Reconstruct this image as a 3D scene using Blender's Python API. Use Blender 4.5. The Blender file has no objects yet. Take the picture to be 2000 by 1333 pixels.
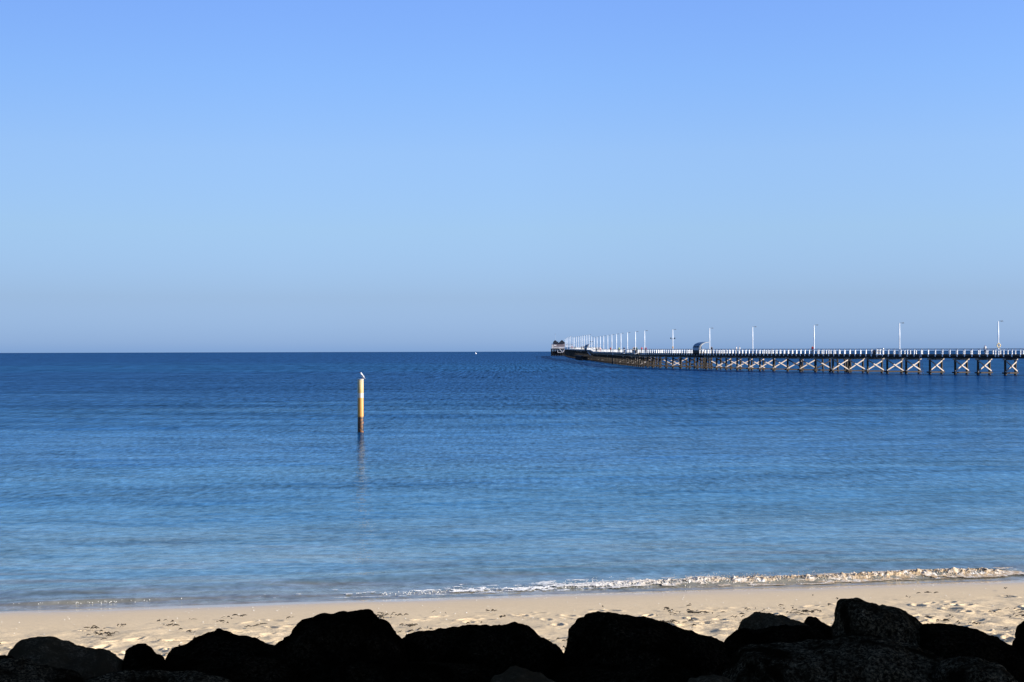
import bpy, bmesh, math, random
import numpy as np
from mathutils import Vector, Matrix, noise as mn
random.seed(7); rng = np.random.default_rng(11)
S = bpy.context.scene; C = S.collection
R = math.radians
EYE = 4.5; F = 2778.0; RE = 7.43e6
CAMROT = Matrix.Rotation(R(90.365), 4, 'X') @ Matrix.Rotation(R(-0.1375), 4, 'Z')

def W(px, py, D):
    """point of the photograph's pixel (2000 px wide) at forward distance D"""
    d = CAMROT.to_3x3() @ Vector(((px-1000)/F, (666.5-py)/F, -1))
    k = D/d.y
    return Vector((d.x*k, D, EYE+d.z*k))
def drop(x, y): return -(x*x+y*y)/(2*RE)          # curvature of the sea surface
def shore(x): return 26.15+0.164*x

# ------------------------------------------------------------------ materials
def newmat(name):
    m = bpy.data.materials.new(name); m.use_nodes = True
    nt = m.node_tree; b = nt.nodes['Principled BSDF']
    return m, nt, b
def N(nt, t, **kw):
    n = nt.nodes.new(t)
    for k, v in kw.items():
        if hasattr(n, k): setattr(n, k, v)
        else: n.inputs[k.replace('_', ' ')].default_value = v
    return n
def L(nt, a, b): nt.links.new(a, b)
def mathn(nt, op, a, b=None, clamp=False):
    n = nt.nodes.new('ShaderNodeMath'); n.operation = op; n.use_clamp = clamp
    for i, v in enumerate((a, b)):
        if v is None: continue
        if isinstance(v, (int, float)): n.inputs[i].default_value = v
        else: nt.links.new(v, n.inputs[i])
    return n.outputs[0]
def ramp(nt, fac, stops, interp='LINEAR'):
    r = nt.nodes.new('ShaderNodeValToRGB'); r.color_ramp.interpolation = interp
    e = r.color_ramp.elements
    while len(e) < len(stops): e.new(0.5)
    for q, (p, c) in zip(e, stops):
        q.position = p; q.color = (c[0], c[1], c[2], 1) if not isinstance(c, (int, float)) else (c, c, c, 1)
    nt.links.new(fac, r.inputs[0]); return r.outputs[0]
def mixc(nt, fac, a, b, mode='MIX'):
    n = nt.nodes.new('ShaderNodeMix'); n.data_type = 'RGBA'; n.blend_type = mode
    for i, v in ((0, fac), (6, a), (7, b)):
        if isinstance(v, (int, float)): n.inputs[i].default_value = v
        elif isinstance(v, tuple): n.inputs[i].default_value = (*v, 1)
        else: nt.links.new(v, n.inputs[i])
    return n.outputs[2]
def coords(nt, scale=(1, 1, 1), kind='pos', rot=0):
    if kind == 'pos': src = nt.nodes.new('ShaderNodeNewGeometry').outputs['Position']
    else: src = nt.nodes.new('ShaderNodeTexCoord').outputs['Object']
    m = nt.nodes.new('ShaderNodeMapping'); m.inputs['Scale'].default_value = scale
    m.inputs['Rotation'].default_value = (0, 0, rot)
    nt.links.new(src, m.inputs[0]); return m.outputs[0]
def noisen(nt, vec, scale=1, detail=3, rough=0.5, dist=0.0):
    n = nt.nodes.new('ShaderNodeTexNoise'); n.inputs['Scale'].default_value = scale
    n.inputs['Detail'].default_value = detail; n.inputs['Roughness'].default_value = rough
    n.inputs['Distortion'].default_value = dist
    nt.links.new(vec, n.inputs['Vector']); return n.outputs['Fac']
def bump(nt, h, dist, strength=1.0, prev=None):
    b = nt.nodes.new('ShaderNodeBump'); b.inputs['Distance'].default_value = dist; b.inputs['Strength'].default_value = strength
    nt.links.new(h, b.inputs['Height'])
    if prev is not None: nt.links.new(prev, b.inputs['Normal'])
    return b.outputs[0]
def simple(name, col, rough=0.6, var=0.25, scale=3.0, metal=0.0, streak=(1, 1, 1)):
    m, nt, b = newmat(name)
    v = coords(nt, streak, 'obj'); n = noisen(nt, v, scale, 4, 0.6)
    f = ramp(nt, n, [(0.3, 1-var), (0.7, 1.0)])
    L(nt, mixc(nt, 1.0, tuple(col), f, 'MULTIPLY'), b.inputs['Base Color'])
    b.inputs['Roughness'].default_value = rough; b.inputs['Metallic'].default_value = metal
    return m

M = {}
M['white'] = simple('white_paint', (0.93, 0.92, 0.89), 0.5, 0.06, 1.5)
M['whitepole'] = simple('white_pole_paint', (0.84, 0.86, 0.88), 0.4, 0.10, 1.0)
M['rail'] = simple('grey_rail', (0.10, 0.14, 0.20), 0.5, 0.3, 2)
M['wire'] = simple('dark_wire', (0.03, 0.035, 0.05), 0.5, 0.3, 2)
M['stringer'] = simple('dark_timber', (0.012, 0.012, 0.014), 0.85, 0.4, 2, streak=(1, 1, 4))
M['deck'] = simple('deck_timber', (0.16, 0.14, 0.12), 0.85, 0.35, 4)
M['pile'] = simple('pile_timber', (0.042, 0.032, 0.021), 0.85, 0.5, 2.5, streak=(3, 3, 0.6))
M['brace'] = simple('brace_timber', (0.52, 0.44, 0.385), 0.85, 0.35, 3)
M['waler'] = simple('stained_waler_timber', (0.040, 0.027, 0.017), 0.9, 0.5, 3)
M['cap'] = simple('cap_timber', (0.36, 0.31, 0.25), 0.85, 0.35, 3)
M['lampgrey'] = simple('lamp_grey', (0.16, 0.17, 0.18), 0.5, 0.2, 5)
M['orange'] = simple('orange_plastic', (0.85, 0.42, 0.06), 0.5, 0.15, 5)
M['darkblue'] = simple('dark_blue_panel', (0.035, 0.06, 0.10), 0.35, 0.25, 2)
M['greypanel'] = simple('blue_grey_panel', (0.16, 0.25, 0.34), 0.35, 0.2, 2)
M['black'] = simple('black_panel', (0.012, 0.013, 0.018), 0.5, 0.3, 2)
M['wallgrey'] = simple('grey_weatherboard', (0.23, 0.19, 0.21), 0.8, 0.25, 0.6)
M['roof'] = simple('dark_roof', (0.010, 0.016, 0.030), 0.7, 0.3, 0.6)
M['pale'] = simple('pale_cladding', (0.62, 0.60, 0.62), 0.6, 0.3, 0.5)
M['glass'] = simple('dark_glass', (0.03, 0.05, 0.07), 0.1, 0.2, 1)
M['skin'] = simple('skin', (0.45, 0.27, 0.19), 0.6, 0.1, 4)
M['hair'] = simple('dark_hair', (0.02, 0.014, 0.01), 0.7, 0.3, 10)
M['bird'] = simple('bird_white', (0.9, 0.9, 0.88), 0.7, 0.08, 20)
M['birdwing'] = simple('bird_grey', (0.28, 0.29, 0.31), 0.7, 0.2, 20)
M['beak'] = simple('bird_beak', (0.35, 0.08, 0.03), 0.5, 0.2, 20)
CL = {k: simple('cloth_'+k, c, 0.85, 0.25, 6) for k, c in dict(
    black=(0.01, 0.01, 0.012), red=(0.50, 0.02, 0.02), white=(0.8, 0.78, 0.76), navy=(0.02, 0.03, 0.09),
    teal=(0.02, 0.12, 0.12), lime=(0.45, 0.55, 0.16), pink=(0.75, 0.35, 0.35), purple=(0.16, 0.03, 0.12),
    denim=(0.05, 0.08, 0.15), khaki=(0.28, 0.24, 0.16)).items()}

def rock_mat(name, c0, c1, crust):
    m, nt, b = newmat(name)
    v = coords(nt, (1, 1, 1), 'pos')
    n1 = noisen(nt, v, 3.5, 5, 0.6); n2 = noisen(nt, v, 48, 6, 0.8, 0.5); n3 = noisen(nt, v, 110, 3, 0.6)
    vo = nt.nodes.new('ShaderNodeTexVoronoi'); vo.inputs['Scale'].default_value = 16; vo.feature = 'DISTANCE_TO_EDGE'
    wv = nt.nodes.new('ShaderNodeVectorMath'); wv.operation = 'ADD'
    nn = nt.nodes.new('ShaderNodeTexNoise'); nn.inputs['Scale'].default_value = 6; L(nt, v, nn.inputs['Vector'])
    L(nt, v, wv.inputs[0]); L(nt, nn.outputs['Color'], wv.inputs[1]); L(nt, wv.outputs[0], vo.inputs['Vector'])
    c = mixc(nt, n1, tuple(c0), tuple(c1))
    spots = ramp(nt, n2, [(0.46, 0.0), (0.60, 0.35), (0.72, 1.0)])
    patch = ramp(nt, noisen(nt, v, 2.6, 5, 0.65, 0.5), [(0.42, 0.0), (0.60, 1.0)])
    f = mathn(nt, 'MULTIPLY', spots, patch)
    c = mixc(nt, f, c, tuple(crust))
    L(nt, c, b.inputs['Base Color']); b.inputs['Roughness'].default_value = 0.9
    b.inputs['Specular IOR Level'].default_value = 0.0
    h = bump(nt, n1, 0.05)
    h = bump(nt, vo.outputs['Distance'], 0.02, 0.5, h)
    h = bump(nt, n2, 0.022, 1.0, h); h = bump(nt, n3, 0.006, 1.0, h)
    L(nt, h, b.inputs['Normal']); return m
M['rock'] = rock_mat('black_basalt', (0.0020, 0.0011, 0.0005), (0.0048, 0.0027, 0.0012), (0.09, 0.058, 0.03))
M['rocklit'] = rock_mat('lit_basalt', (0.030, 0.019, 0.0095), (0.070, 0.045, 0.022), (0.36, 0.25, 0.14))  # paler basalt copy with faint sunlight on the boulders put into its colour
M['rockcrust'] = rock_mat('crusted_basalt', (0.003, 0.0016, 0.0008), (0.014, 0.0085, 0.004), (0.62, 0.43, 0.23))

# ------------------------------------------------------------------ helpers
def setp(o, label=None, cat=None, group=None, kind=None):
    for k, v in (('label', label), ('category', cat), ('group', group), ('kind', kind)):
        if v: o[k] = v
    return o
def empty(name, loc=(0, 0, 0), rz=0.0):
    o = bpy.data.objects.new(name, None); C.objects.link(o); o.location = loc; o.rotation_euler = (0, 0, rz)
    o.empty_display_size = 0.3; return o
class MB:
    def __init__(s): s.v = []; s.f = []
    def add(s, vs, fs):
        k = len(s.v); s.v += [tuple(p) for p in vs]; s.f += [tuple(i+k for i in f) for f in fs]; return s
    def box(s, c, d, M3=None):
        x, y, z = d[0]/2, d[1]/2, d[2]/2
        vs = [Vector((a*x, b*y, e*z)) for a in (-1, 1) for b in (-1, 1) for e in (-1, 1)]
        if M3 is not None: vs = [M3 @ v for v in vs]
        vs = [v+Vector(c) for v in vs]
        return s.add(vs, [(0, 1, 3, 2), (4, 6, 7, 5), (0, 4, 5, 1), (2, 3, 7, 6), (0, 2, 6, 4), (1, 5, 7, 3)])
    def bar(s, a, b, w, h):
        """rectangular beam from a to b"""
        a, b = Vector(a), Vector(b); d = (b-a); l = d.length; d.normalize()
        up = Vector((0, 0, 1)) if abs(d.z) < 0.95 else Vector((1, 0, 0))
        x = d.cross(up).normalized(); z = x.cross(d).normalized()
        m = Matrix((x, d, z)).transposed()
        return s.box((a+b)/2, (w, l, h), m)
    def tube(s, pts, rad, n=8, cap=True):
        pts = [Vector(p) for p in pts]; rs = rad if isinstance(rad, (list, tuple)) else [rad]*len(pts)
        vs = []; fs = []
        for i, p in enumerate(pts):
            d = (pts[min(i+1, len(pts)-1)]-pts[max(i-1, 0)]).normalized()
            up = Vector((0, 0, 1)) if abs(d.z) < 0.9 else Vector((1, 0, 0))
            x = d.cross(up).normalized(); y = d.cross(x).normalized()
            for k in range(n):
                a = 2*math.pi*k/n; vs.append(p+(x*math.cos(a)+y*math.sin(a))*rs[i])
        for i in range(len(pts)-1):
            for k in range(n):
                fs.append((i*n+k, i*n+(k+1) % n, (i+1)*n+(k+1) % n, (i+1)*n+k))
        if cap: fs.append(tuple(range(n))[::-1]); fs.append(tuple((len(pts)-1)*n+k for k in range(n)))
        return s.add(vs, fs)
    def prism(s, poly, y0, y1):
        """polygon in x,z extruded along y"""
        n = len(poly)
        vs = [(x, y0, z) for x, z in poly]+[(x, y1, z) for x, z in poly]
        fs = [tuple(range(n))[::-1], tuple(range(n, 2*n))]+[(i, (i+1) % n, n+(i+1) % n, n+i) for i in range(n)]
        return s.add(vs, fs)
    def mesh(s, name):
        me = bpy.data.meshes.new(name); me.from_pydata(s.v, [], s.f); me.update()
        bm = bmesh.new(); bm.from_mesh(me); bmesh.ops.recalc_face_normals(bm, faces=bm.faces); bm.to_mesh(me); bm.free()
        return me
    def build(s, name, mat, parent=None, smooth=False, bevel=0.0):
        me = s.mesh(name); me.materials.append(mat)
        if smooth: me.polygons.foreach_set('use_smooth', [True]*len(me.polygons))
        o = bpy.data.objects.new(name, me); C.objects.link(o)
        if parent is not None: o.parent = parent
        if bevel:
            md = o.modifiers.new('bevel', 'BEVEL'); md.width = bevel; md.segments = 2; md.limit_method = 'ANGLE'
        return o
def link_copy(src, parent=None):
    o = src.copy(); C.objects.link(o); o.parent = parent; return o
def copy_tree(src, parent=None):
    o = link_copy(src, parent)
    for ch in list(src.children): copy_tree(ch, o)
    return o
def grid_mesh(name, X, Y, Z, mat, smooth=True):
    nr, nc = X.shape
    me = bpy.data.meshes.new(name)
    co = np.stack([X, Y, Z], -1).reshape(-1, 3).astype(np.float32)
    i = np.arange(nr*nc).reshape(nr, nc)
    q = np.stack([i[:-1, :-1], i[:-1, 1:], i[1:, 1:], i[1:, :-1]], -1).reshape(-1, 4)
    me.vertices.add(len(co)); me.vertices.foreach_set('co', co.ravel())
    me.loops.add(q.size); me.loops.foreach_set('vertex_index', q.ravel().astype(np.int32))
    me.polygons.add(len(q)); me.polygons.foreach_set('loop_start', (np.arange(len(q))*4).astype(np.int32))
    try: me.polygons.foreach_set('loop_total', np.full(len(q), 4, np.int32))
    except Exception: pass
    me.polygons.foreach_set('use_smooth', [smooth]*len(q))
    me.update(calc_edges=True); me.validate()
    me.materials.append(mat)
    o = bpy.data.objects.new(name, me); C.objects.link(o); return o
_T = rng.random((256, 256))
def vnoise(x, y):
    xi = np.floor(x).astype(int); yi = np.floor(y).astype(int); fx = x-xi; fy = y-yi
    fx = fx*fx*(3-2*fx); fy = fy*fy*(3-2*fy)
    a = _T[xi & 255, yi & 255]; b = _T[(xi+1) & 255, yi & 255]; c = _T[xi & 255, (yi+1) & 255]; d = _T[(xi+1) & 255, (yi+1) & 255]
    return (a*(1-fx)+b*fx)*(1-fy)+(c*(1-fx)+d*fx)*fy
def fbm(x, y, o=4):
    s = 0; a = 0.5
    for k in range(o): s = s+a*vnoise(x*2**k+17.3*k, y*2**k+5.1*k); a *= 0.5
    return s/(1-0.5**o)
def smooth(a, b, x):
    t = np.clip((x-a)/(b-a), 0, 1); return t*t*(3-2*t)

# ------------------------------------------------------------------ world, sun, camera
w = bpy.data.worlds.new('World'); S.world = w; w.use_nodes = True
nt = w.node_tree; bg = nt.nodes['Background']
SUN_AZ, SUN_EL = 76.0, 17.0            # to the right of, and slightly behind, the camera
sdir = Vector((math.sin(R(SUN_AZ))*math.cos(R(SUN_EL)), -math.cos(R(SUN_AZ))*math.cos(R(SUN_EL)), math.sin(R(SUN_EL))))
sky = nt.nodes.new('ShaderNodeTexSky'); sky.sky_type = 'NISHITA'; sky.sun_disc = False
sky.sun_elevation = R(SUN_EL); sky.sun_rotation = math.atan2(sdir.x, sdir.y)
sky.air_density = 1.0; sky.dust_density = 0.4; sky.ozone_density = 2.0; sky.altitude = 0
tc = nt.nodes.new('ShaderNodeTexCoord'); sp = nt.nodes.new('ShaderNodeSeparateXYZ')
L(nt, tc.outputs['Generated'], sp.inputs[0])
elev = mathn(nt, 'MULTIPLY', sp.outputs['Z'], 2.0, True)
tint = ramp(nt, elev, SKYTINT := [(0.0, (0.54, 0.983, 2.664)), (0.012, (0.597, 1.004, 2.55)), (0.073, (0.69, 0.946, 1.898)), (0.168, (0.976, 1.178, 1.776)), (0.274, (1.18, 1.356, 1.908)), (0.376, (1.189, 1.443, 2.115)), (0.48, (1.217, 1.468, 2.269)), (1.0, (0.73, 0.954, 1.361))])
aziramp = ramp(nt, mathn(nt, 'MULTIPLY', mathn(nt, 'ADD', sp.outputs['X'], 1.0), 0.5), [(0.0, 0.8254699999999999), (0.325, 0.851), (0.42, 0.98), (0.5, 1.05), (0.67, 1.064), (1.0, 1.064)])
L(nt, mixc(nt, 1.0, mixc(nt, 1.0, sky.outputs[0], tint, 'MULTIPLY'), aziramp, 'MULTIPLY'), bg.inputs['Color'])
bg.inputs['Strength'].default_value = 0.0538
sl = bpy.data.lights.new('sun', 'SUN'); sl.energy = 5.0; sl.angle = R(0.5); sl.color = (1.0, 0.93, 0.82)
so = bpy.data.objects.new('sun', sl); C.objects.link(so); so.rotation_euler = sdir.to_track_quat('Z', 'Y').to_euler()
so.location = (20, -10, 30)
cam = bpy.data.cameras.new('camera'); co = bpy.data.objects.new('camera', cam); C.objects.link(co)
cam.lens = 50; cam.sensor_width = 36; cam.sensor_fit = 'HORIZONTAL'; cam.clip_start = 0.1; cam.clip_end = 40000
co.matrix_world = Matrix.Translation((0, 0, EYE)) @ CAMROT
S.camera = co
S.view_settings.view_transform = 'Standard'; S.view_settings.look = 'None'; S.view_settings.exposure = 1.0; S.view_settings.gamma = 1

# ------------------------------------------------------------------ sea
m, nt, b = newmat('sea_water')
geo = nt.nodes.new('ShaderNodeNewGeometry'); sp = nt.nodes.new('ShaderNodeSeparateXYZ'); L(nt, geo.outputs['Position'], sp.inputs[0])
d0 = mathn(nt, 'SUBTRACT', mathn(nt, 'SUBTRACT', sp.outputs['Y'], mathn(nt, 'MULTIPLY', sp.outputs['X'], 0.164)), 26.15)
# seabed patches: the depth colour wanders a little
pv = coords(nt, (0.04, 0.16, 0.1)); pn = noisen(nt, pv, 1.0, 4, 0.55)
pv2 = coords(nt, (0.004, 0.02, 0.1)); pn2 = noisen(nt, pv2, 1.0, 4, 0.6)
d1 = mathn(nt, 'MAXIMUM', d0, 0.0)
lg = mathn(nt, 'DIVIDE', mathn(nt, 'LOGARITHM', mathn(nt, 'ADD', d1, 1.0), 10.0), 4.2)
lg = mathn(nt, 'ADD', lg, mathn(nt, 'MULTIPLY', mathn(nt, 'SUBTRACT', pn, 0.5), 0.10))
lg = mathn(nt, 'ADD', lg, mathn(nt, 'MULTIPLY', mathn(nt, 'SUBTRACT', pn2, 0.5), 0.14))
col = ramp(nt, lg, [(0.0, (0.24, 0.21, 0.15)), (0.05, (0.15, 0.17, 0.17)), (0.13, (0.09, 0.185, 0.235)), (0.22, (0.060, 0.165, 0.245)),
    (0.30, (0.024, 0.125, 0.235)), (0.38, (0.010, 0.068, 0.180)), (0.455, (0.008, 0.062, 0.175)), (0.49, (0.007, 0.052, 0.165)), (0.57, (0.006, 0.046, 0.155)), (0.60, (0.010, 0.068, 0.185)), (0.625, (0.009, 0.062, 0.175)), (0.65, (0.007, 0.046, 0.155)), (0.78, (0.008, 0.050, 0.16)), (0.95, (0.007, 0.042, 0.13))])
# sandy tinge on the faces of the small swells near the beach
sv = coords(nt, (0.22, 1.5, 1), rot=-0.16); sn = noisen(nt, sv, 1.0, 3, 0.55)
near = ramp(nt, lg, [(0.0, 1.0), (0.16, 0.75), (0.26, 0.0)])
swf = mathn(nt, 'MULTIPLY', ramp(nt, sn, [(0.48, 0.0), (0.64, 1.0)]), near)
col = mixc(nt, mathn(nt, 'MULTIPLY', swf, 0.95), col, (0.15, 0.15, 0.115))
# light and dark of the ripples painted into water colour and reflection tint
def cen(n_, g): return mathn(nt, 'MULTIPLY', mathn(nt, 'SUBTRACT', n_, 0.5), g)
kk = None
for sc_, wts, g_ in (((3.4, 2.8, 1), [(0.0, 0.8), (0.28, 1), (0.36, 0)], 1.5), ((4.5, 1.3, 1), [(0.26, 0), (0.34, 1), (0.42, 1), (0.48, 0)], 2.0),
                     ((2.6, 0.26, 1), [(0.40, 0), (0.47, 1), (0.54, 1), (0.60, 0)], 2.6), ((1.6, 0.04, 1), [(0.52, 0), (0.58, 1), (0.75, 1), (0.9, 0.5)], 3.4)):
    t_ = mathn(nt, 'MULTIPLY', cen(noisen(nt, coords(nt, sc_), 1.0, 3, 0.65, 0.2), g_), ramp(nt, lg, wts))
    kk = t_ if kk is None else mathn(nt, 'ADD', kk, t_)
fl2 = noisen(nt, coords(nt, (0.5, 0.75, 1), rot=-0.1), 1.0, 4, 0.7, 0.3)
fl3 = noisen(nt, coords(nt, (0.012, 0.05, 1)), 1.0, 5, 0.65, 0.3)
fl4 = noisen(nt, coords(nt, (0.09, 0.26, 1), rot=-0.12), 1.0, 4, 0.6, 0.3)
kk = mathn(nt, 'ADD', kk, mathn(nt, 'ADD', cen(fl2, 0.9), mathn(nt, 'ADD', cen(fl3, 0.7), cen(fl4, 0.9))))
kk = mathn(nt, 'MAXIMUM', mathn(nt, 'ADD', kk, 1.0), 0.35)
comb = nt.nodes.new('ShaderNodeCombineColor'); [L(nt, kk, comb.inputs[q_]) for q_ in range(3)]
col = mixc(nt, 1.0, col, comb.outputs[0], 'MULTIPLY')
w1 = noisen(nt, coords(nt, (3.6, 2.6, 1), rot=0.05), 1.0, 4, 0.6, 0.3)
w2 = noisen(nt, coords(nt, (0.6, 0.85, 1), rot=-0.12), 1.0, 3, 0.55, 0.3)
w3 = noisen(nt, coords(nt, (0.05, 0.16, 1), rot=-0.1), 1.0, 3, 0.5)
h = bump(nt, w3, 0.14); h = bump(nt, w2, 0.045, 1.0, h); h = bump(nt, w1, 0.022, 1.0, h)
dif = nt.nodes.new('ShaderNodeBsdfDiffuse'); L(nt, col, dif.inputs['Color'])
gl = nt.nodes.new('ShaderNodeBsdfGlossy'); L(nt, h, gl.inputs['Normal']); L(nt, mixc(nt, 1.0, comb.outputs[0], ramp(nt, lg, [(0.0, (0.95, 0.98, 1.0)), (0.22, (0.90, 0.93, 0.92)), (0.32, (0.64, 0.81, 0.89)), (0.42, (0.49, 0.74, 0.90)), (0.9, (0.50, 0.82, 1.0))]), 'MULTIPLY'), gl.inputs['Color'])
L(nt, ramp(nt, lg, [(0.0, 0.05), (0.42, 0.05), (0.6, 0.16), (0.9, 0.2)]), gl.inputs['Roughness'])
fr = nt.nodes.new('ShaderNodeFresnel'); fr.inputs['IOR'].default_value = 1.333; L(nt, h, fr.inputs['Normal'])
capn = ramp(nt, lg, [(0.0, 0.75), (0.25, 0.76), (0.42, 0.66), (0.46, 0.34), (0.51, 0.22), (0.6, 0.15), (0.9, 0.10)])
fac = mathn(nt, 'MULTIPLY', fr.outputs[0], capn)
mx = nt.nodes.new('ShaderNodeMixShader'); L(nt, fac, mx.inputs[0]); L(nt, dif.outputs[0], mx.inputs[1]); L(nt, gl.outputs[0], mx.inputs[2])
L(nt, mx.outputs[0], nt.nodes['Material Output'].inputs['Surface'])
M['sea'] = m
rows = np.concatenate([np.linspace(22.0, 32, 320)[:-1], np.geomspace(32, 220, 700)[:-1], np.geomspace(220, 15000, 240)])
cols = np.sinh(np.linspace(-3.2, 3.2, 561))/math.sinh(3.2)
Yg = np.repeat(rows[:, None], len(cols), 1); Xg = cols[None, :]*(60+Yg*1.3)
dd = Yg-0.164*Xg-26.15
amp = 0.045*smooth(0.6, 4, dd)*(1-smooth(40, 200, dd)*0.6)
Zs = amp*(fbm(Xg*0.13+3, dd*0.42+7, 3)-0.5)*2.0+0.35*amp*(fbm(Xg*0.5, dd*1.6, 3)-0.5)
# one low swell running just outside the break
Zs += 0.05*np.exp(-((dd-2.3-0.5*np.sin(Xg*0.25+1.0))/0.45)**2)*smooth(0.35, 0.6, fbm(Xg*0.16+9, dd*0+2, 2))
# curling wave at the edge, tallest towards the right
wave_h = lambda x: (0.02+0.070*smooth(0.5, 4.0, x)+0.015*smooth(4.5, 8, x))*(1-smooth(9.2, 10.2, x))+0.05*np.exp(-((x+7.7)/1.4)**2)
wc = 0.62+0.10*np.sin(Xg*0.9)+0.12*(fbm(Xg*0.8, Xg*0, 3)-0.5)
Zs += wave_h(Xg)*np.exp(-((dd-wc)/0.20)**2)*np.where(dd > wc, np.exp(-((dd-wc)/0.45)**2)/np.maximum(np.exp(-((dd-wc)/0.20)**2), 1e-6), 1)
Zs += 0.012*np.exp(-((dd-0.1)/0.3)**2)
o = grid_mesh('sea', Xg, Yg, Zs+drop(Xg, Yg), M['sea']); setp(o, 'calm blue sea, pale near the beach and dark at the horizon', 'sea', kind='structure')

# ------------------------------------------------------------------ sand
m, nt, b = newmat('beach_sand')
geo = nt.nodes.new('ShaderNodeNewGeometry'); sp = nt.nodes.new('ShaderNodeSeparateXYZ'); L(nt, geo.outputs['Position'], sp.inputs[0])
d0 = mathn(nt, 'SUBTRACT', 26.15, mathn(nt, 'SUBTRACT', sp.outputs['Y'], mathn(nt, 'MULTIPLY', sp.outputs['X'], 0.164)))
wn = noisen(nt, coords(nt, (0.5, 0.5, 1)), 1.0, 3, 0.5)
dw = mathn(nt, 'ADD', d0, mathn(nt, 'MULTIPLY', mathn(nt, 'SUBTRACT', wn, 0.5), 0.8))
n1 = noisen(nt, coords(nt, (1, 1, 1)), 0.8, 5, 0.6); n2 = noisen(nt, coords(nt, (1, 1, 1)), 45, 4, 0.7); n3 = noisen(nt, coords(nt, (1, 2, 1)), 9, 4, 0.7)
base = mixc(nt, n1, (0.71, 0.54, 0.33), (0.79, 0.615, 0.395))
base = mixc(nt, 1.0, base, ramp(nt, n2, [(0.3, 0.86), (0.7, 1.08)]), 'MULTIPLY')
base = mixc(nt, 1.0, base, ramp(nt, n3, [(0.3, 0.90), (0.7, 1.05)]), 'MULTIPLY')
wet = ramp(nt, mathn(nt, 'DIVIDE', dw, 4.0), [(0.0, 1.0), (0.10, 0.8), (0.28, 0.35), (0.75, 0.0)])
base = mixc(nt, wet, base, (0.58, 0.46, 0.325))
L(nt, base, b.inputs['Base Color'])
L(nt, ramp(nt, mathn(nt, 'DIVIDE', dw, 4.0), [(0.0, 0.08), (0.09, 0.16), (0.16, 0.5), (0.5, 0.9)]), b.inputs['Roughness'])
L(nt, ramp(nt, mathn(nt, 'DIVIDE', dw, 4.0), [(0.0, 0.5), (0.12, 0.4), (0.3, 0.1)]), b.inputs['Specular IOR Level'])
dry = ramp(nt, mathn(nt, 'DIVIDE', d0, 10.0), [(0.15, 0.0), (0.5, 1.0)])
hb = nt.nodes.new('ShaderNodeBump'); hb.inputs['Distance'].default_value = 0.02; L(nt, n3, hb.inputs['Height']); L(nt, dry, hb.inputs['Strength'])
hb2 = nt.nodes.new('ShaderNodeBump'); hb2.inputs['Distance'].default_value = 0.006; L(nt, n2, hb2.inputs['Height']); L(nt, dry, hb2.inputs['Strength']); L(nt, hb.outputs[0], hb2.inputs['Normal'])
L(nt, hb2.outputs[0], b.inputs['Normal'])
M['sand'] = m
def beach_z(x, y):
    d = (shore(x)-y)
    z = 0.078*d
    z = np.where(y < 12.5, z+(12.5-y)*0.10, z)
    return z
xs = np.concatenate([-np.geomspace(150, 11, 40)[:-1], np.linspace(-11, 12, 780), np.geomspace(12, 150, 40)[1:]])
ys = np.concatenate([np.linspace(5, 13, 40)[:-1], np.linspace(13, 27, 520), np.geomspace(27, 60, 40)[1:]])
Xs, Ys = np.meshgrid(xs, ys)
ds = shore(Xs)-Ys
Z = beach_z(Xs, Ys)
rough = smooth(2.2, 6.5, ds+1.6*(fbm(Xs*0.3, Ys*0.3, 3)-0.5))*smooth(12, 15, Ys)
prox = np.clip(rough, 0, 1)
Z += prox*(fbm(Xs*1.8, Ys*1.8+40, 4)-0.5)*0.11
# footprints and kicked-up lumps
fp = np.zeros_like(Z)
for i in range(620):
    x0 = rng.uniform(-11, 12); dlt = 2.8+9.5*rng.beta(1.6, 1.2); y0 = shore(x0)-dlt
    if y0 < 13.5: continue
    a = rng.uniform(0, math.pi); L1 = rng.uniform(0.10, 0.17); W1 = rng.uniform(0.045, 0.08); dep = rng.uniform(0.012, 0.034)*min(1, dlt/6)
    i0, i1 = np.searchsorted(xs, [x0-0.4, x0+0.4]); j0, j1 = np.searchsorted(ys, [y0-0.4, y0+0.4])
    xx = Xs[j0:j1, i0:i1]-x0; yy = Ys[j0:j1, i0:i1]-y0
    u = xx*math.cos(a)+yy*math.sin(a); v = -xx*math.sin(a)+yy*math.cos(a)
    r = np.sqrt((u/L1)**2+(v/W1)**2)
    fp[j0:j1, i0:i1] += -dep*np.exp(-r**4)+dep*0.7*np.exp(-((r-1.45)/0.35)**2)
Z += fp
o = grid_mesh('sand', Xs, Ys, Z, M['sand']); setp(o, 'pale beach sand with footprints, smooth and wet at the water', 'beach', kind='structure')

# bits of dry seaweed and shell on the sand
m = simple('dry_seaweed', (0.075, 0.058, 0.035), 0.9, 0.5, 30)
sw = MB()
for c in range(400):
    x0 = rng.uniform(-10.5, 11.5); dlt = 1.6+9.6*rng.beta(1.9, 1.2); y0 = shore(x0)-dlt
    if y0 < 14: continue
    nb = int(rng.integers(1, 6)) if rng.random() < 0.93 else 16
    sx = rng.uniform(0.02, 0.12)*(1 if nb < 16 else 1.5); sy = sx*0.55
    for i in range(nb):
        x = x0+rng.normal()*sx; y = y0+rng.normal()*sy
        z = float(beach_z(x, y))+0.02+rng.uniform(0, 0.03)
        ln = rng.uniform(0.012, 0.06); wd = rng.uniform(0.004, 0.012); a = rng.normal()*0.7
        p = [Vector((x+ln*t*math.cos(a), y+ln*t*math.sin(a), z+0.02*math.sin((t+1)*1.5)*rng.uniform(0.3, 1.2))) for t in (-1, -0.3, 0.4, 1)]
        sw.tube(p, [wd*0.3, wd, wd*0.8, wd*0.2], 4)
setp(sw.build('seaweed', m, smooth=True), 'scattered dark scraps of dry seaweed on the sand', 'seaweed', kind='stuff')
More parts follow.
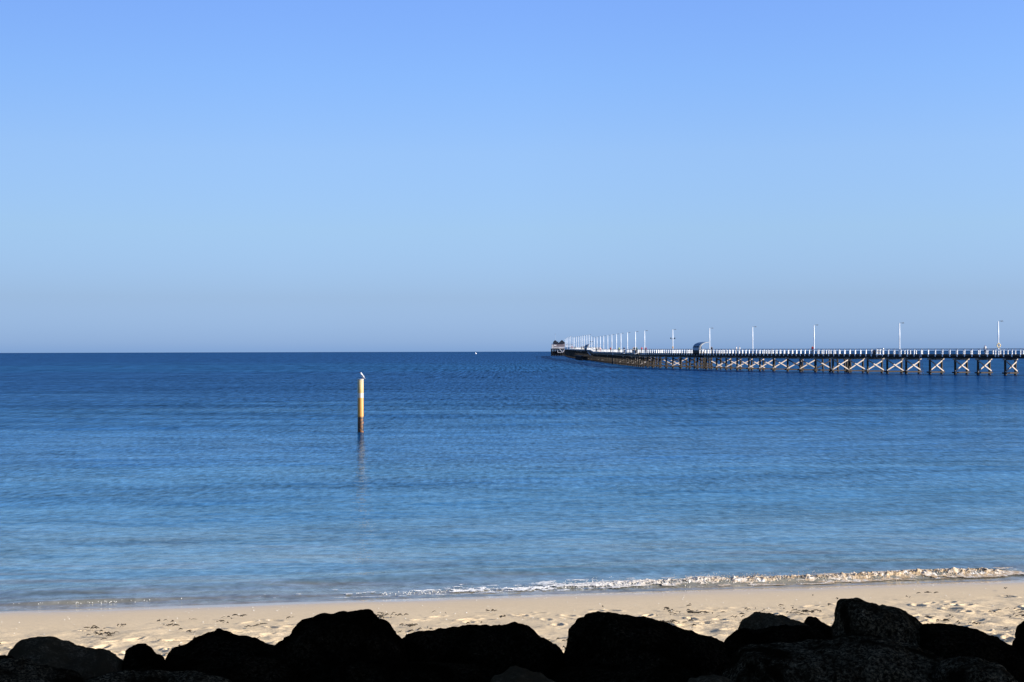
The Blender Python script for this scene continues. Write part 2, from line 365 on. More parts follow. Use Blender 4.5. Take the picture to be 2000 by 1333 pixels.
m = simple('shell_white', (0.85, 0.82, 0.76), 0.6, 0.2, 30)
sh = MB()
for c in range(420):
    x0 = rng.uniform(-10.5, 11.5); y0 = shore(x0)-rng.uniform(0.5, 8)
    s_ = rng.uniform(0.004, 0.012); z = float(beach_z(x0, y0))+0.006
    sh.add([(x0-s_, y0, z), (x0, y0-s_, z), (x0+s_, y0, z), (x0, y0+s_, z), (x0, y0, z+s_*0.9)], [(0, 1, 4), (1, 2, 4), (2, 3, 4), (3, 0, 4)])
setp(sh.build('shell_fragments', m), 'tiny white shell fragments along the wet sand', 'shells', kind='stuff')

# ------------------------------------------------------------------ foam of the small breaking wave
m, nt, b = newmat('foam')
v = coords(nt, (1, 1, 1)); f1 = noisen(nt, v, 7, 5, 0.65); f2 = noisen(nt, v, 30, 4, 0.7)
sp = nt.nodes.new('ShaderNodeSeparateXYZ'); L(nt, v, sp.inputs[0])
rt = ramp(nt, mathn(nt, 'MULTIPLY', mathn(nt, 'ADD', sp.outputs['X'], 1.0), 0.1), [(0.15, 0.0), (0.5, 0.85), (0.8, 1.0)])
tan = mathn(nt, 'MULTIPLY', ramp(nt, f1, [(0.34, 0.15), (0.54, 1.0)]), rt)
c = mixc(nt, tan, (0.86, 0.84, 0.80), (0.46, 0.33, 0.19))
L(nt, mixc(nt, 1.0, c, ramp(nt, f2, [(0.3, 0.8), (0.7, 1.05)]), 'MULTIPLY'), b.inputs['Base Color'])
b.inputs['Roughness'].default_value = 0.6; L(nt, bump(nt, f2, 0.02), b.inputs['Normal'])
M['foam'] = m
fx = np.linspace(-4.6, 10.25, 1500); fv = np.linspace(-0.34, 0.85, 64)
FX, FV = np.meshgrid(fx, fv)
cen = 0.62+0.10*np.sin(FX*0.9)+0.12*(fbm(FX*0.8, FX*0, 3)-0.5)
FD = FV+cen-0.12
FY = shore(FX)+FD
hh = wave_h(FX)*np.exp(-((FD-cen)/np.where(FD > cen, 0.30, 0.17))**2)
strength = smooth(-4.5, 0.8, FX)
lump = fbm(FX*7, FD*9, 4)
hh = hh*(0.30+1.15*lump+0.55*(fbm(FX*16, FD*20, 2)-0.5))+0.014*strength*(lump)+0.010
th = 0.50-0.22*np.exp(-((FD-cen+0.06)/0.22)**2)*(0.35+0.65*strength)-0.12*smooth(2.5, 5, FX)*np.exp(-((FD-cen)/0.2)**2)
lace = fbm(FX*3.0+5, FD*8+3, 4)
lace = np.where(FX < 3.0, lace+(fbm(FX*9.0+5, FD*22+3, 3)-0.5)*0.55*(1-smooth(1.5, 3, FX)), lace)
thin = (np.abs(FD-0.10-0.03*np.sin(FX*1.7)) < 0.012+0.035*smooth(-4.4, -0.5, FX)) & (FX < 0.5)      # thin line running ahead on the left
th = th+0.26*(1-smooth(-2.4, 1.2, FX))+0.05-0.02*smooth(3, 6, FX)
keep = ((lace > th) & (FD > 0.05)) | (thin & (lace > 0.36))
okf = keep[:-1, :-1] & keep[1:, 1:] & keep[:-1, 1:] & keep[1:, :-1]
foam = MB()
FZ = np.where(thin & (FX < 0.5), 0.026+0.012*lump, hh+0.006)+Zs.min()*0
idx = -np.ones(FX.shape, int); cnt = 0; vs = []; fs = []
for i, j in zip(*np.nonzero(okf)):
    q = []
    for a, c_ in ((i, j), (i, j+1), (i+1, j+1), (i+1, j)):
        if idx[a, c_] < 0: idx[a, c_] = cnt; cnt += 1; vs.append((FX[a, c_], FY[a, c_], FZ[a, c_]))
        q.append(int(idx[a, c_]))
    fs.append(tuple(q))
foam.add(vs, fs)
# tumbling lumps and spray
def blob(mb, p, r):
    t = [(0, 0, 1), (0.9, 0, 0.4), (0.28, 0.85, 0.4), (-0.72, 0.53, 0.4), (-0.72, -0.53, 0.4), (0.28, -0.85, 0.4), (0, 0, -1)]
    mb.add([(p[0]+a*r, p[1]+b_*r, p[2]+c_*r) for a, b_, c_ in t], [(0, i, i % 5+1) for i in range(1, 6)]+[(6, i % 5+1, i) for i in range(1, 6)])
for i in range(5200):
    x = rng.uniform(0.8, 9.6) if rng.random() < 0.94 else rng.uniform(-2.4, 0.8)
    cc = 0.62+0.10*math.sin(x*0.9)+0.12*(float(fbm(np.array([x*0.8]), np.array([0.0]), 3)[0])-0.5)
    hx = float(wave_h(x)); dl = rng.normal()*0.09-0.03
    z = hx*math.exp(-(dl/0.17)**2)*rng.uniform(0.5, 1.1)
    if hx < 0.03: z = 0.01
    blob(foam, (x, shore(x)+cc+dl, z+0.01), rng.uniform(0.005, 0.018)*(0.5+0.6*min(1, hx/0.1)))
for i in range(520):
    x = rng.choice([3.6, 3.9, 4.6, 4.9, 5.6, 1.4])+rng.normal()*0.22
    cc = 0.62+0.10*math.sin(x*0.9); z = float(wave_h(x))+abs(rng.normal())*0.055
    blob(foam, (x, shore(x)+cc+rng.normal()*0.06, z), rng.uniform(0.003, 0.010))
setp(foam.build('sea_foam', M['foam'], smooth=True), 'broken white and sandy foam of the small wave at the beach edge', 'foam', kind='stuff')
# small curl on the left
fl_ = MB()
for i in range(170):
    x = -7.7+rng.normal()*0.55; cc = 0.55
    blob(fl_, (x, shore(x)+cc+rng.normal()*0.06-0.1, 0.03*rng.random()+0.015), rng.uniform(0.004, 0.012))
setp(fl_.build('wave_foam', M['foam'], smooth=True), 'small patch of foam on the low curl at the left end of the beach', 'foam', kind='stuff')

# ------------------------------------------------------------------ rock bank
bank = MB()
m = simple('dark_rubble', (0.008, 0.008, 0.008), 0.95, 0.5, 6)
bx = np.linspace(-30, 30, 121); by = np.linspace(-12, 12.4, 60); BX, BY = np.meshgrid(bx, by)
BZ = np.interp(BY, [-12, 4.5, 6.5, 9, 11, 12.4], [2.88, 2.86, 2.55, 1.95, 1.2, 0.75])+0.12*(fbm(BX*1.7, BY*1.7, 3)-0.5)
setp(grid_mesh('bank_ground', BX, BY, BZ, m), 'dark rubble bank under the boulders', 'ground', kind='structure')

def rock(pts, D, dep, label, mat='rock', bottom=1420, seed=0, back=0.6, am=1.0, tilt=0.0):
    """pts: outline of the upper edge in photo pixels, left to right"""
    P = [W(x, y, D) for x, y in pts]
    zb = W(1000, bottom, D).z
    top = [(p.x, p.z) for p in P]
    xl, xr = top[0][0], top[-1][0]; wdt = xr-xl
    poly = top+[(xr+0.02*wdt, (top[-1][1]+zb)/2), (xr-0.12*wdt, zb), ((xl+xr)/2, zb-0.03), (xl+0.12*wdt, zb), (xl-0.02*wdt, (top[0][1]+zb)/2)]
    # resample closed outline
    q = np.array(poly+[poly[0]]); seg = np.hypot(*np.diff(q, axis=0).T); cum = np.concatenate([[0], np.cumsum(seg)])
    n = int(np.clip(cum[-1]/0.016, 90, 260)); t = np.linspace(0, cum[-1], n, endpoint=False)
    px = np.interp(t, cum, q[:, 0]); pz = np.interp(t, cum, q[:, 1])
    for _ in range(1):
        px = (np.roll(px, 1)+2*px+np.roll(px, -1))/4; pz = (np.roll(pz, 1)+2*pz+np.roll(pz, -1))/4
    ztop = max(z for _, z in top)
    cx = px.mean(); cz = zb+0.35*(ztop-zb)
    Ms = int(np.clip(dep*2/0.02, 34, 90))
    vs = []; fs = []
    for i in range(Ms):
        s = -math.cos(math.pi*(i+0.5)/Ms)
        e = 2.3 if s < 0 else 2.0
        f = max(1e-3, 1-abs(s)**e)**(1/e)
        yy = D+(dep if s < 0 else dep*back)*s
        for a, c_ in zip(px, pz):
            vs.append([cx+(a-cx)*f+tilt*s, yy, cz+(c_-cz)*f])
    for i in range(Ms-1):
        for k in range(n): fs.append((i*n+k, i*n+(k+1) % n, (i+1)*n+(k+1) % n, (i+1)*n+k))
    fs.append(tuple(range(n))); fs.append(tuple((Ms-1)*n+k for k in range(n))[::-1])
    off = Vector((seed*7.3, seed*3.1, seed*1.7)); ctr = Vector((cx, D, cz))
    rr = random.Random(seed*13+5); planes = []
    for _ in range(9):
        a = rr.uniform(-1.1, 1.1); e_ = rr.uniform(-0.2, 0.75); nv = Vector((math.sin(a)*math.cos(e_), -math.cos(a)*math.cos(e_)*rr.choice((1, 1, 1, -1)), math.sin(e_)))
        sup = max(nv.dot(Vector(q_)-ctr) for q_ in vs[::7]); planes.append((nv, sup*rr.uniform(0.72, 0.9)))
    out = []
    for p in vs:
        p = Vector(p)
        for nv, h_ in planes:
            if abs(nv.y) < 0.55: continue
            e_ = nv.dot(p-ctr)-h_
            if e_ > 0: p = p-Vector((0, nv.y, 0))*(e_*0.85/max(abs(nv.y), 0.3)*abs(nv.y))
        dr = (p-ctr).normalized()
        k = am*(0.035*mn.noise(p*2.6+off)-0.022*abs(mn.noise(p*7+off))+0.016*mn.noise(p*15+off)-0.008*abs(mn.noise(p*30+off))+0.006*mn.noise(p*55+off)+0.006)
        out.append(p+dr*k)
    mb = MB(); mb.add(out, fs); o = mb.build('boulder', M[mat], smooth=True)
    # put the origin at the boulder's base
    base = Vector((cx, D, zb)); o.data.transform(Matrix.Translation(-base)); o.location = base
    return setp(o, label, 'boulder', 'boulders of the rock bank in the foreground')

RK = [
 ([(20,1300),(26,1275),(42,1253),(70,1246),(100,1242),(122,1249),(160,1268),(192,1272),(222,1277),(242,1292)], 9.6, .5, 'low lens shaped grey boulder at the far left of the back row', 'rocklit'),
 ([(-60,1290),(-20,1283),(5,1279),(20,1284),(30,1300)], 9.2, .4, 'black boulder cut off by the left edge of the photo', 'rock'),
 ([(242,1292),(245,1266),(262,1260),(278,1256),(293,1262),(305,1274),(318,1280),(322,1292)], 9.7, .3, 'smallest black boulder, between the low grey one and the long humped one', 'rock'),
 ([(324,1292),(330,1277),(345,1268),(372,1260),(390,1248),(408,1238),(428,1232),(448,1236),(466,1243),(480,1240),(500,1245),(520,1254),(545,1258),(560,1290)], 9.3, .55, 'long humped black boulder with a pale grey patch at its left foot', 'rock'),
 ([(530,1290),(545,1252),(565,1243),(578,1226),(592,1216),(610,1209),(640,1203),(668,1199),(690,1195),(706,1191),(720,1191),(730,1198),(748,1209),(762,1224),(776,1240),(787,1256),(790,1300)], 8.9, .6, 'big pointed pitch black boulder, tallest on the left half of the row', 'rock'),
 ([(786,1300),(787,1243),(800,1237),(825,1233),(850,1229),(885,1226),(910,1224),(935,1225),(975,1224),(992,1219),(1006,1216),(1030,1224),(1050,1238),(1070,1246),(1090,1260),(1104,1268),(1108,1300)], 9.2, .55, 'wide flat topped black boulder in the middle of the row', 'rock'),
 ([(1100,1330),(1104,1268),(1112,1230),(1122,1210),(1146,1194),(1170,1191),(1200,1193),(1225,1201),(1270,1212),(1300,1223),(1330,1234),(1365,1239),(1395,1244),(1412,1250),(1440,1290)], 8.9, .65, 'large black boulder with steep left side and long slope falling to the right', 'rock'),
 ([(1436,1262),(1440,1226),(1446,1211),(1458,1203),(1478,1198),(1496,1200),(1515,1206),(1540,1212),(1560,1219),(1572,1224),(1590,1262)], 9.5, .4, 'dull grey boulder with rough slanting top left of the small fin shaped one', 'rocklit'),
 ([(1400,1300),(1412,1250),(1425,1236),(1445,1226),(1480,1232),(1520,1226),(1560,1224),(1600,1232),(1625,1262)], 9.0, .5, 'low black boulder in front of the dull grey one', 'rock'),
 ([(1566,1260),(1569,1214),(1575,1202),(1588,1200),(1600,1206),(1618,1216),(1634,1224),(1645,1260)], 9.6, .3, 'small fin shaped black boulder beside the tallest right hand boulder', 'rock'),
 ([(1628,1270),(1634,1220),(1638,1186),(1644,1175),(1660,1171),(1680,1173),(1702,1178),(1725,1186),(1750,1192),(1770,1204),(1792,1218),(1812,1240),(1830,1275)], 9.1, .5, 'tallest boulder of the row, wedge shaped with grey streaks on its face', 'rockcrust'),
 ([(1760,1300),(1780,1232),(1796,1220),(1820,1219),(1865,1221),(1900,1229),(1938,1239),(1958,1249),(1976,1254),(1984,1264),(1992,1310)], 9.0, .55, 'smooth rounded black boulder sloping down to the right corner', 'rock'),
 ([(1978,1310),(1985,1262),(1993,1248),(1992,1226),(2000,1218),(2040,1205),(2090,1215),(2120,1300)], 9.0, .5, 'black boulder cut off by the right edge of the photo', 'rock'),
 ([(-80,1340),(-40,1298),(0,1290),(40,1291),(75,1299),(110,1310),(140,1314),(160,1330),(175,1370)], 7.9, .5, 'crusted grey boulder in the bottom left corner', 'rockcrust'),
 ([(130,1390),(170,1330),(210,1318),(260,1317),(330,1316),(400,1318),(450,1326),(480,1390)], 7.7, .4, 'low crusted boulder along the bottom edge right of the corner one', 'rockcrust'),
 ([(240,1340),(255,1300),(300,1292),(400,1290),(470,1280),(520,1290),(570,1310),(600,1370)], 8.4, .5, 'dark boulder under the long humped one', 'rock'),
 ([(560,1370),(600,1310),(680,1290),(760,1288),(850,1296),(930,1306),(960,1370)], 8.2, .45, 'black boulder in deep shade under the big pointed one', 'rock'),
 ([(930,1390),(965,1318),(1000,1306),(1030,1312),(1060,1322),(1100,1340),(1120,1390)], 7.8, .35, 'grey edged boulder peeping over the bottom edge near the middle', 'rocklit'),
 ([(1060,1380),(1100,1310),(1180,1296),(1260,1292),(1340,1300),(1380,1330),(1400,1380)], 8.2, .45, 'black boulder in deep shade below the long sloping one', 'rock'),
 ([(1330,1390),(1352,1330),(1375,1321),(1398,1320),(1420,1330),(1440,1390)], 7.6, .25, 'small grey boulder at the bottom edge right of the middle', 'rocklit'),
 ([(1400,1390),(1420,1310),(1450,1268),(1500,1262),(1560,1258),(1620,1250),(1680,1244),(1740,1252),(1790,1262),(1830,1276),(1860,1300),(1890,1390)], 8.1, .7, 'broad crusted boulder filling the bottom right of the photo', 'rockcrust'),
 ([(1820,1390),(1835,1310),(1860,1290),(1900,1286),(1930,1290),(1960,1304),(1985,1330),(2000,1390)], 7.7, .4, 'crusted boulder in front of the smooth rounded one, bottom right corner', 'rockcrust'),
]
for i, (pts, D, dep, lab, mt) in enumerate(RK):
    rock(pts, D, dep, lab, mt, seed=i+1, bottom=max(1420, max(p[1] for p in pts)+60))

# unseen tree added out of view to keep the sun off the boulders
def add_shade_tree(x, y, z, ctr, rad, nclump, label):
    t = empty('added_shade_tree', (x, y, z)); setp(t, label, 'tree')
    tr = MB(); c = Vector(ctr)-Vector((x, y, z))
    tr.tube([(0, 0, -0.4), (0.1, 0, 2), (-0.1, 0.1, c.z-3.5), (0, 0, c.z+1)], [0.42, 0.34, 0.26, 0.10], 12)
    for i in range(11):
        a = i*2.4; h = c.z-4+i*0.42
        tr.tube([(0, 0, h), (math.cos(a)*1.4, math.sin(a)*1.4, h+1.0), (math.cos(a)*rad[0]*0.75, math.sin(a)*rad[1]*0.75, h+2.0)], [0.13, 0.08, 0.03], 7)
    tr.build('trunk', simple('tree_bark', (0.10, 0.07, 0.05), 0.9, 0.4, 5), t, True)
    lm, nt_, b_ = newmat('tree_leaves'); n_ = noisen(nt_, coords(nt_), 0.9, 3, 0.6)
    L(nt_, ramp(nt_, n_, [(0.35, (0.025, 0.05, 0.015)), (0.65, (0.06, 0.10, 0.03))]), b_.inputs['Base Color']); b_.inputs['Roughness'].default_value = 0.6
    n = nclump*60
    cl = rng.normal(size=(nclump, 3)); cl /= np.linalg.norm(cl, axis=1)[:, None]
    cl = cl*(rng.random((nclump, 1))**0.4)*np.array(rad)*0.93
    p = np.repeat(cl, 60, 0)+rng.normal(size=(n, 3))*0.32
    a = rng.normal(size=(n, 3)); a /= np.linalg.norm(a, axis=1)[:, None]
    b2 = np.cross(a, rng.normal(size=(n, 3))); b2 /= np.linalg.norm(b2, axis=1)[:, None]
    s1 = rng.uniform(0.10, 0.19, (n, 1)); s2 = s1*0.5
    q = np.stack([p-a*s1, p+b2*s2, p+a*s1, p-b2*s2], 1).reshape(-1, 3)+np.array(c)
    me = bpy.data.meshes.new('crown'); me.from_pydata(q.tolist(), [], np.arange(4*n).reshape(-1, 4).tolist()); me.materials.append(lm)
    o = bpy.data.objects.new('crown', me); C.objects.link(o); o.parent = t
add_shade_tree(15, 3.9, 2.85, (15, 4.0, 7.4), (4.3, 4.6, 3.9), 560, 'added tree outside the right edge of the view, shading the boulders')

# ------------------------------------------------------------------ channel pole and bird
D = 78.3; pb = W(704.3, 843, D); zt = W(704, 741, D).z
m, nt, b = newmat('painted_pole')
sp = nt.nodes.new('ShaderNodeSeparateXYZ'); tcx = nt.nodes.new('ShaderNodeTexCoord'); L(nt, tcx.outputs['Object'], sp.inputs[0])
wob = mathn(nt, 'ADD', sp.outputs['Z'], mathn(nt, 'MULTIPLY', mathn(nt, 'SUBTRACT', noisen(nt, coords(nt, (1, 1, 1), 'obj'), 6, 3), 0.5), 0.16))
zf = mathn(nt, 'DIVIDE', sp.outputs['Z'], 3.0); zw = mathn(nt, 'DIVIDE', wob, 3.0)
c = ramp(nt, zf, [(0.0, (0.50, 0.23, 0.035)), (0.625, (0.52, 0.25, 0.045)), (0.635, (0.52, 0.48, 0.40)), (0.715, (0.52, 0.48, 0.40)), (0.725, (0.52, 0.32, 0.10)), (0.86, (0.56, 0.42, 0.20)), (1.0, (0.58, 0.48, 0.29))])
g = noisen(nt, coords(nt, (1, 1, 1.2), 'obj'), 9, 4, 0.6)
growth = mixc(nt, ramp(nt, g, [(0.48, 0.0), (0.66, 1.0)]), (0.010, 0.006, 0.004), (0.28, 0.10, 0.015))
c = mixc(nt, ramp(nt, zw, [(0.275, 1.0), (0.30, 0.0)]), c, growth)
stn = noisen(nt, coords(nt, (14, 14, 1.2), 'obj'), 1.0, 4, 0.7)
c = mixc(nt, 1.0, c, ramp(nt, stn, [(0.35, 0.6), (0.55, 1.0)]), 'MULTIPLY')
L(nt, c, b.inputs['Base Color']); b.inputs['Roughness'].default_value = 0.55
t = empty('marker_pole', (pb.x, D, 0)); setp(t, 'yellow orange marker pole with a white band standing in the sea, bird on top', 'pole')
mb = MB(); rr = 0.163; H = zt
mb.tube([(0, 0, -2), (0, 0, 0.2), (0, 0, H-0.01), (0, 0, H)], [rr*1.02, rr*1.02, rr, rr*0.93], 40); mb.build('shaft', m, t, True).data.polygons.foreach_set('use_smooth', [True]*120+[False]*2)
mb = MB(); mb.tube([(0, 0, H-0.05), (0, 0, H+0.015)], rr*1.05, 40); mb.build('pole_cap', simple('pole_cap', (0.5, 0.45, 0.36), 0.7, 0.3, 8), t)
def skin_mesh(verts, edges, radii, name, sub=2):
    me = bpy.data.meshes.new(name+'_src'); me.from_pydata(verts, edges, []); o = bpy.data.objects.new(name+'_src', me); C.objects.link(o)
    md = o.modifiers.new('s', 'SKIN'); sd = o.modifiers.new('u', 'SUBSURF'); sd.levels = sub; md.use_smooth_shade = True
    for v_, r_ in zip(me.skin_vertices[0].data, radii): v_.radius = (r_, r_) if not isinstance(r_, tuple) else r_
    me.skin_vertices[0].data[0].use_root = True
    dg = bpy.context.evaluated_depsgraph_get(); out = bpy.data.meshes.new_from_object(o.evaluated_get(dg)); out.name = name
    bpy.data.objects.remove(o); out.polygons.foreach_set('use_smooth', [True]*len(out.polygons)); return out
def obj_from(me, name, mat, parent):
    me.materials.clear(); me.materials.append(mat); o = bpy.data.objects.new(name, me); C.objects.link(o); o.parent = parent; return o
# gull facing left, standing upright
g = empty('seagull', (pb.x+0.07, D, H+0.015)); g.scale = (1.05, 1.2, 1.2); setp(g, 'white seagull perched upright on top of the marker pole', 'bird')
bv = [(0.06, 0, 0.10), (0.02, 0, 0.15), (-0.02, 0, 0.205), (-0.045, 0, 0.255), (-0.055, 0, 0.295), (0.11, 0, 0.055), (0.145, 0, 0.03)]
bme = skin_mesh(bv, [(0, 1), (1, 2), (2, 3), (3, 4), (0, 5), (5, 6)], [.052, .062, .055, .034, .036, .03, .014], 'body')
obj_from(bme, 'body', M['bird'], g)
for s_ in (-1, 1):
    wme = skin_mesh([(-0.01, s_*0.05, 0.20), (0.05, s_*0.056, 0.13), (0.12, s_*0.035, 0.05), (0.19, s_*0.012, 0.0)], [(0, 1), (1, 2), (2, 3)], [(.016, .04), (.016, .04), (.012, .024), (.005, .008)], 'wing')
    obj_from(wme, 'wing', M['birdwing'], g)
    mb = MB(); mb.tube([(0.03, s_*0.02, 0.10), (0.025, s_*0.02, 0.05), (0.03, s_*0.02, 0.0)], 0.006, 6); mb.tube([(0.03, s_*0.02, 0.004), (-0.015, s_*0.02, 0.004)], 0.006, 5); mb.build('leg', M['beak'], g)
mb = MB(); mb.tube([(-0.082, 0, 0.298), (-0.11, 0, 0.290), (-0.128, 0, 0.282)], [.011, .009, .002], 6); mb.build('beak', M['beak'], g)

# ------------------------------------------------------------------ jetty
LAMPS = [(1950, 243), (1757, 259), (1590, 280), (1470, 301), (1386, 320), (1314, 341), (1259, 362), (1241, 382), (1225.5, 402), (1212.7, 422), (1204, 442), (1195, 463),
         (1187, 483), (1179, 503), (1172.5, 523), (1166, 543), (1160.5, 563), (1155.5, 583), (1150.5, 603), (1146, 623), (1141.6, 643), (1138, 663), (1134.5, 683), (1130, 706),
         (1126, 728), (1121.8, 750), (1119, 772), (1114.5, 800), (1111.3, 835), (1108, 880), (1106, 950), (1103.7, 1050)]
LP = [((px-1000)/F*D, D) for px, D in LAMPS]
path = [(128, 199), (99.6, 227)]+LP[:7]+LP[7:26:3]+[LP[25], ((1113-1000)/F*815, 815), ((1108.5-1000)/F*900, 900), ((1103-1000)/F*1075, 1075)]
path = sorted(set(path), key=lambda p: p[1])
path = np.array(path)
# smooth the polyline a little with chord-length resampling
def resample(P, step):
    seg = np.hypot(*np.diff(P, axis=0).T); cum = np.concatenate([[0], np.cumsum(seg)])
    s = np.arange(0, cum[-1], step); return s, np.interp(s, cum, P[:, 0]), np.interp(s, cum, P[:, 1])
s0, ax, ay = resample(path, 1.0)
kern = np.ones(9)/9
axp = np.convolve(np.pad(ax, 4, 'edge'), kern, 'valid'); ayp = np.convolve(np.pad(ay, 4, 'edge'), kern, 'valid')
axp[:4] = ax[:4]; ayp[:4] = ay[:4]; axp[-4:] = ax[-4:]; ayp[-4:] = ay[-4:]
cum = np.concatenate([[0], np.cumsum(np.hypot(np.diff(axp), np.diff(ayp)))]); TOT = cum[-1]
tx = np.gradient(axp, cum); ty = np.gradient(ayp, cum); nrm = np.hypot(tx, ty); tx /= nrm; ty /= nrm
WID = 4.0
def deckz(D): return float(np.interp(D, [200, 245, 450, 568, 590, 800, 1075, 1200], [3.48, 3.48, 3.70, 3.76, 4.50, 5.0, 5.45, 5.45]))
def at(s, off=0.0, dz=0.0):
    """point at arclength s, off metres to the right of the near edge, dz above the deck"""
    x = np.interp(s, cum, axp); y = np.interp(s, cum, ayp); a = np.interp(s, cum, tx); b_ = np.interp(s, cum, ty); l = math.hypot(a, b_); a /= l; b_ /= l
    px, py = x+b_*off, y-a*off
    return Vector((px, py, deckz(y)+dz+drop(px, py)))
def tang(s): return math.atan2(np.interp(s, cum, ty), np.interp(s, cum, tx))-math.pi/2   # rotation so that local +y runs along the jetty
def s_at_D(D): return float(np.interp(D, ayp, cum))
def s_at_px(px, off=0.0):
    best = min(np.arange(0, TOT, 0.25), key=lambda s: abs((lambda p: 1000+F*p.x/p.y)(at(s, off))-px)); return float(best)
jet = empty('jetty', (LP[0][0], LP[0][1], 0)); setp(jet, 'very long timber jetty with white railing running out to sea', 'jetty')
J0 = Vector(jet.location)
def P(s, off=0, dz=0): return at(s, off, dz)-J0
def strip(name, off0, off1, z0, z1, mat, s_a=0, s_b=None, step=2.0):
    s_b = TOT if s_b is None else s_b
    ss = np.arange(s_a, s_b+0.01, step); mb = MB(); vs = []; fs = []
    for s in ss:
        for o_, z_ in ((off0, z0), (off1, z0), (off1, z1), (off0, z1)): vs.append(P(s, o_, z_))
    for i in range(len(ss)-1):
        for k in range(4): fs.append((i*4+k, i*4+(k+1) % 4, (i+1)*4+(k+1) % 4, (i+1)*4+k))
    fs.append((0, 1, 2, 3)); e = 4*(len(ss)-1); fs.append((e+3, e+2, e+1, e))
    return mb.add(vs, fs).build(name, mat, jet)
strip('deck', -0.15, WID+0.15, -0.10, 0.0, M['deck'])
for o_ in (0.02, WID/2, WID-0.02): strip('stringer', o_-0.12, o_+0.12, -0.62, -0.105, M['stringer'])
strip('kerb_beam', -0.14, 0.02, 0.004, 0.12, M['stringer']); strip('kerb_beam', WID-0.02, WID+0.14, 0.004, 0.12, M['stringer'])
for o_ in (-0.08, WID+0.08):
    strip('top_rail', o_-0.04, o_+0.04, 1.03, 1.10, M['rail']); strip('handrail', o_-0.02, o_+0.02, 0.86, 0.97, simple('pale_rail', (0.72, 0.76, 0.80), 0.5, 0.15, 2))
    strip('mid_wire', o_-0.012, o_+0.012, 0.50, 0.54, M['wire'])
# rail posts
S_EDGE = s_at_px(2003)
pm = MB(); pm.tube([(0, 0, -0.34), (0, 0, -0.30), (0, 0, 1.0), (0, 0, 1.03)], [0.07, 0.105, 0.11, 0.07], 8); pme = pm.mesh('rail_post'); pme.materials.append(M['white'])
pm2 = MB(); pm2.tube([(0, 0, 0.05), (0, 0, 1.0), (0, 0, 1.03)], [0.11, 0.11, 0.07], 8); pme2 = pm2.mesh('rail_post'); pme2.materials.append(M['white'])
rest = MB(); k = 0
s_list = list(np.arange(0.4, s_at_D(366), 1.5)); s_list += list(np.arange(s_list[-1]+3, TOT, 4.5))
for s in s_list:
    for side in (0, 1):
        off = -0.17 if side == 0 else WID-0.08
        p = P(s, off)
        if s > S_EDGE-0.5 and k < 100:
            o = bpy.data.objects.new('rail_post', pme if side == 0 else pme2); C.objects.link(o); o.parent = jet; o.location = p; k += 1
        else:
            src = pm if side == 0 else pm2
            rest.add([Vector(v_)+p for v_ in src.v], src.f)
setp(rest.build('rail_post', M['white'], jet), kind='stuff')
# pile bents
SP = 5.0
S_B0 = s_at_px(1962) - SP*int(s_at_px(1962)/SP)
def pile_pts(dk): return [(0, -1.8), (0, 0)], dk
def bent_parts(dk):
    zt_ = dk-0.62-0.30
    A = []
    for off in (0.15, WID-0.35):
        mb = MB(); mb.tube([(off, 0, -2), (off, 0, 0.35), (off, 0, 0.5), (off, 0, zt_)], [0.24, 0.25, 0.21, 0.19], 10); A.append(('pile', mb, M['pile'], True))
    lo = (0.15, 0.72); hi = (WID-0.35, zt_-0.15)
    mb = MB(); mb.bar((0.15-0.1, -0.25, zt_-0.15), (WID-0.35+0.2, -0.25, 0.72), 0.10, 0.21); A.append(('cross_brace', mb, M['brace'], False))
    mb = MB(); mb.bar((0.15-0.2, -0.13, 0.72), (WID-0.35+0.1, -0.13, zt_-0.15), 0.10, 0.21); A.append(('cross_brace', mb, M['brace'], False))
    mb = MB(); mb.box((WID/2-0.1, 0, zt_+0.15), (WID+0.5, 0.42, 0.28)); A.append(('cap_beam', mb, M['cap'], False))
    mb = MB(); mb.bar((-0.35, -0.27, 0.50), (WID+0.15, -0.27, 0.50), 0.15, 0.24); mb.bar((-0.35, 0.27, 0.50), (WID+0.15, 0.27, 0.50), 0.15, 0.24); A.append(('waler', mb, M['waler'], False))
    return A
proto_cache = {}
restb = {}
kb = 0
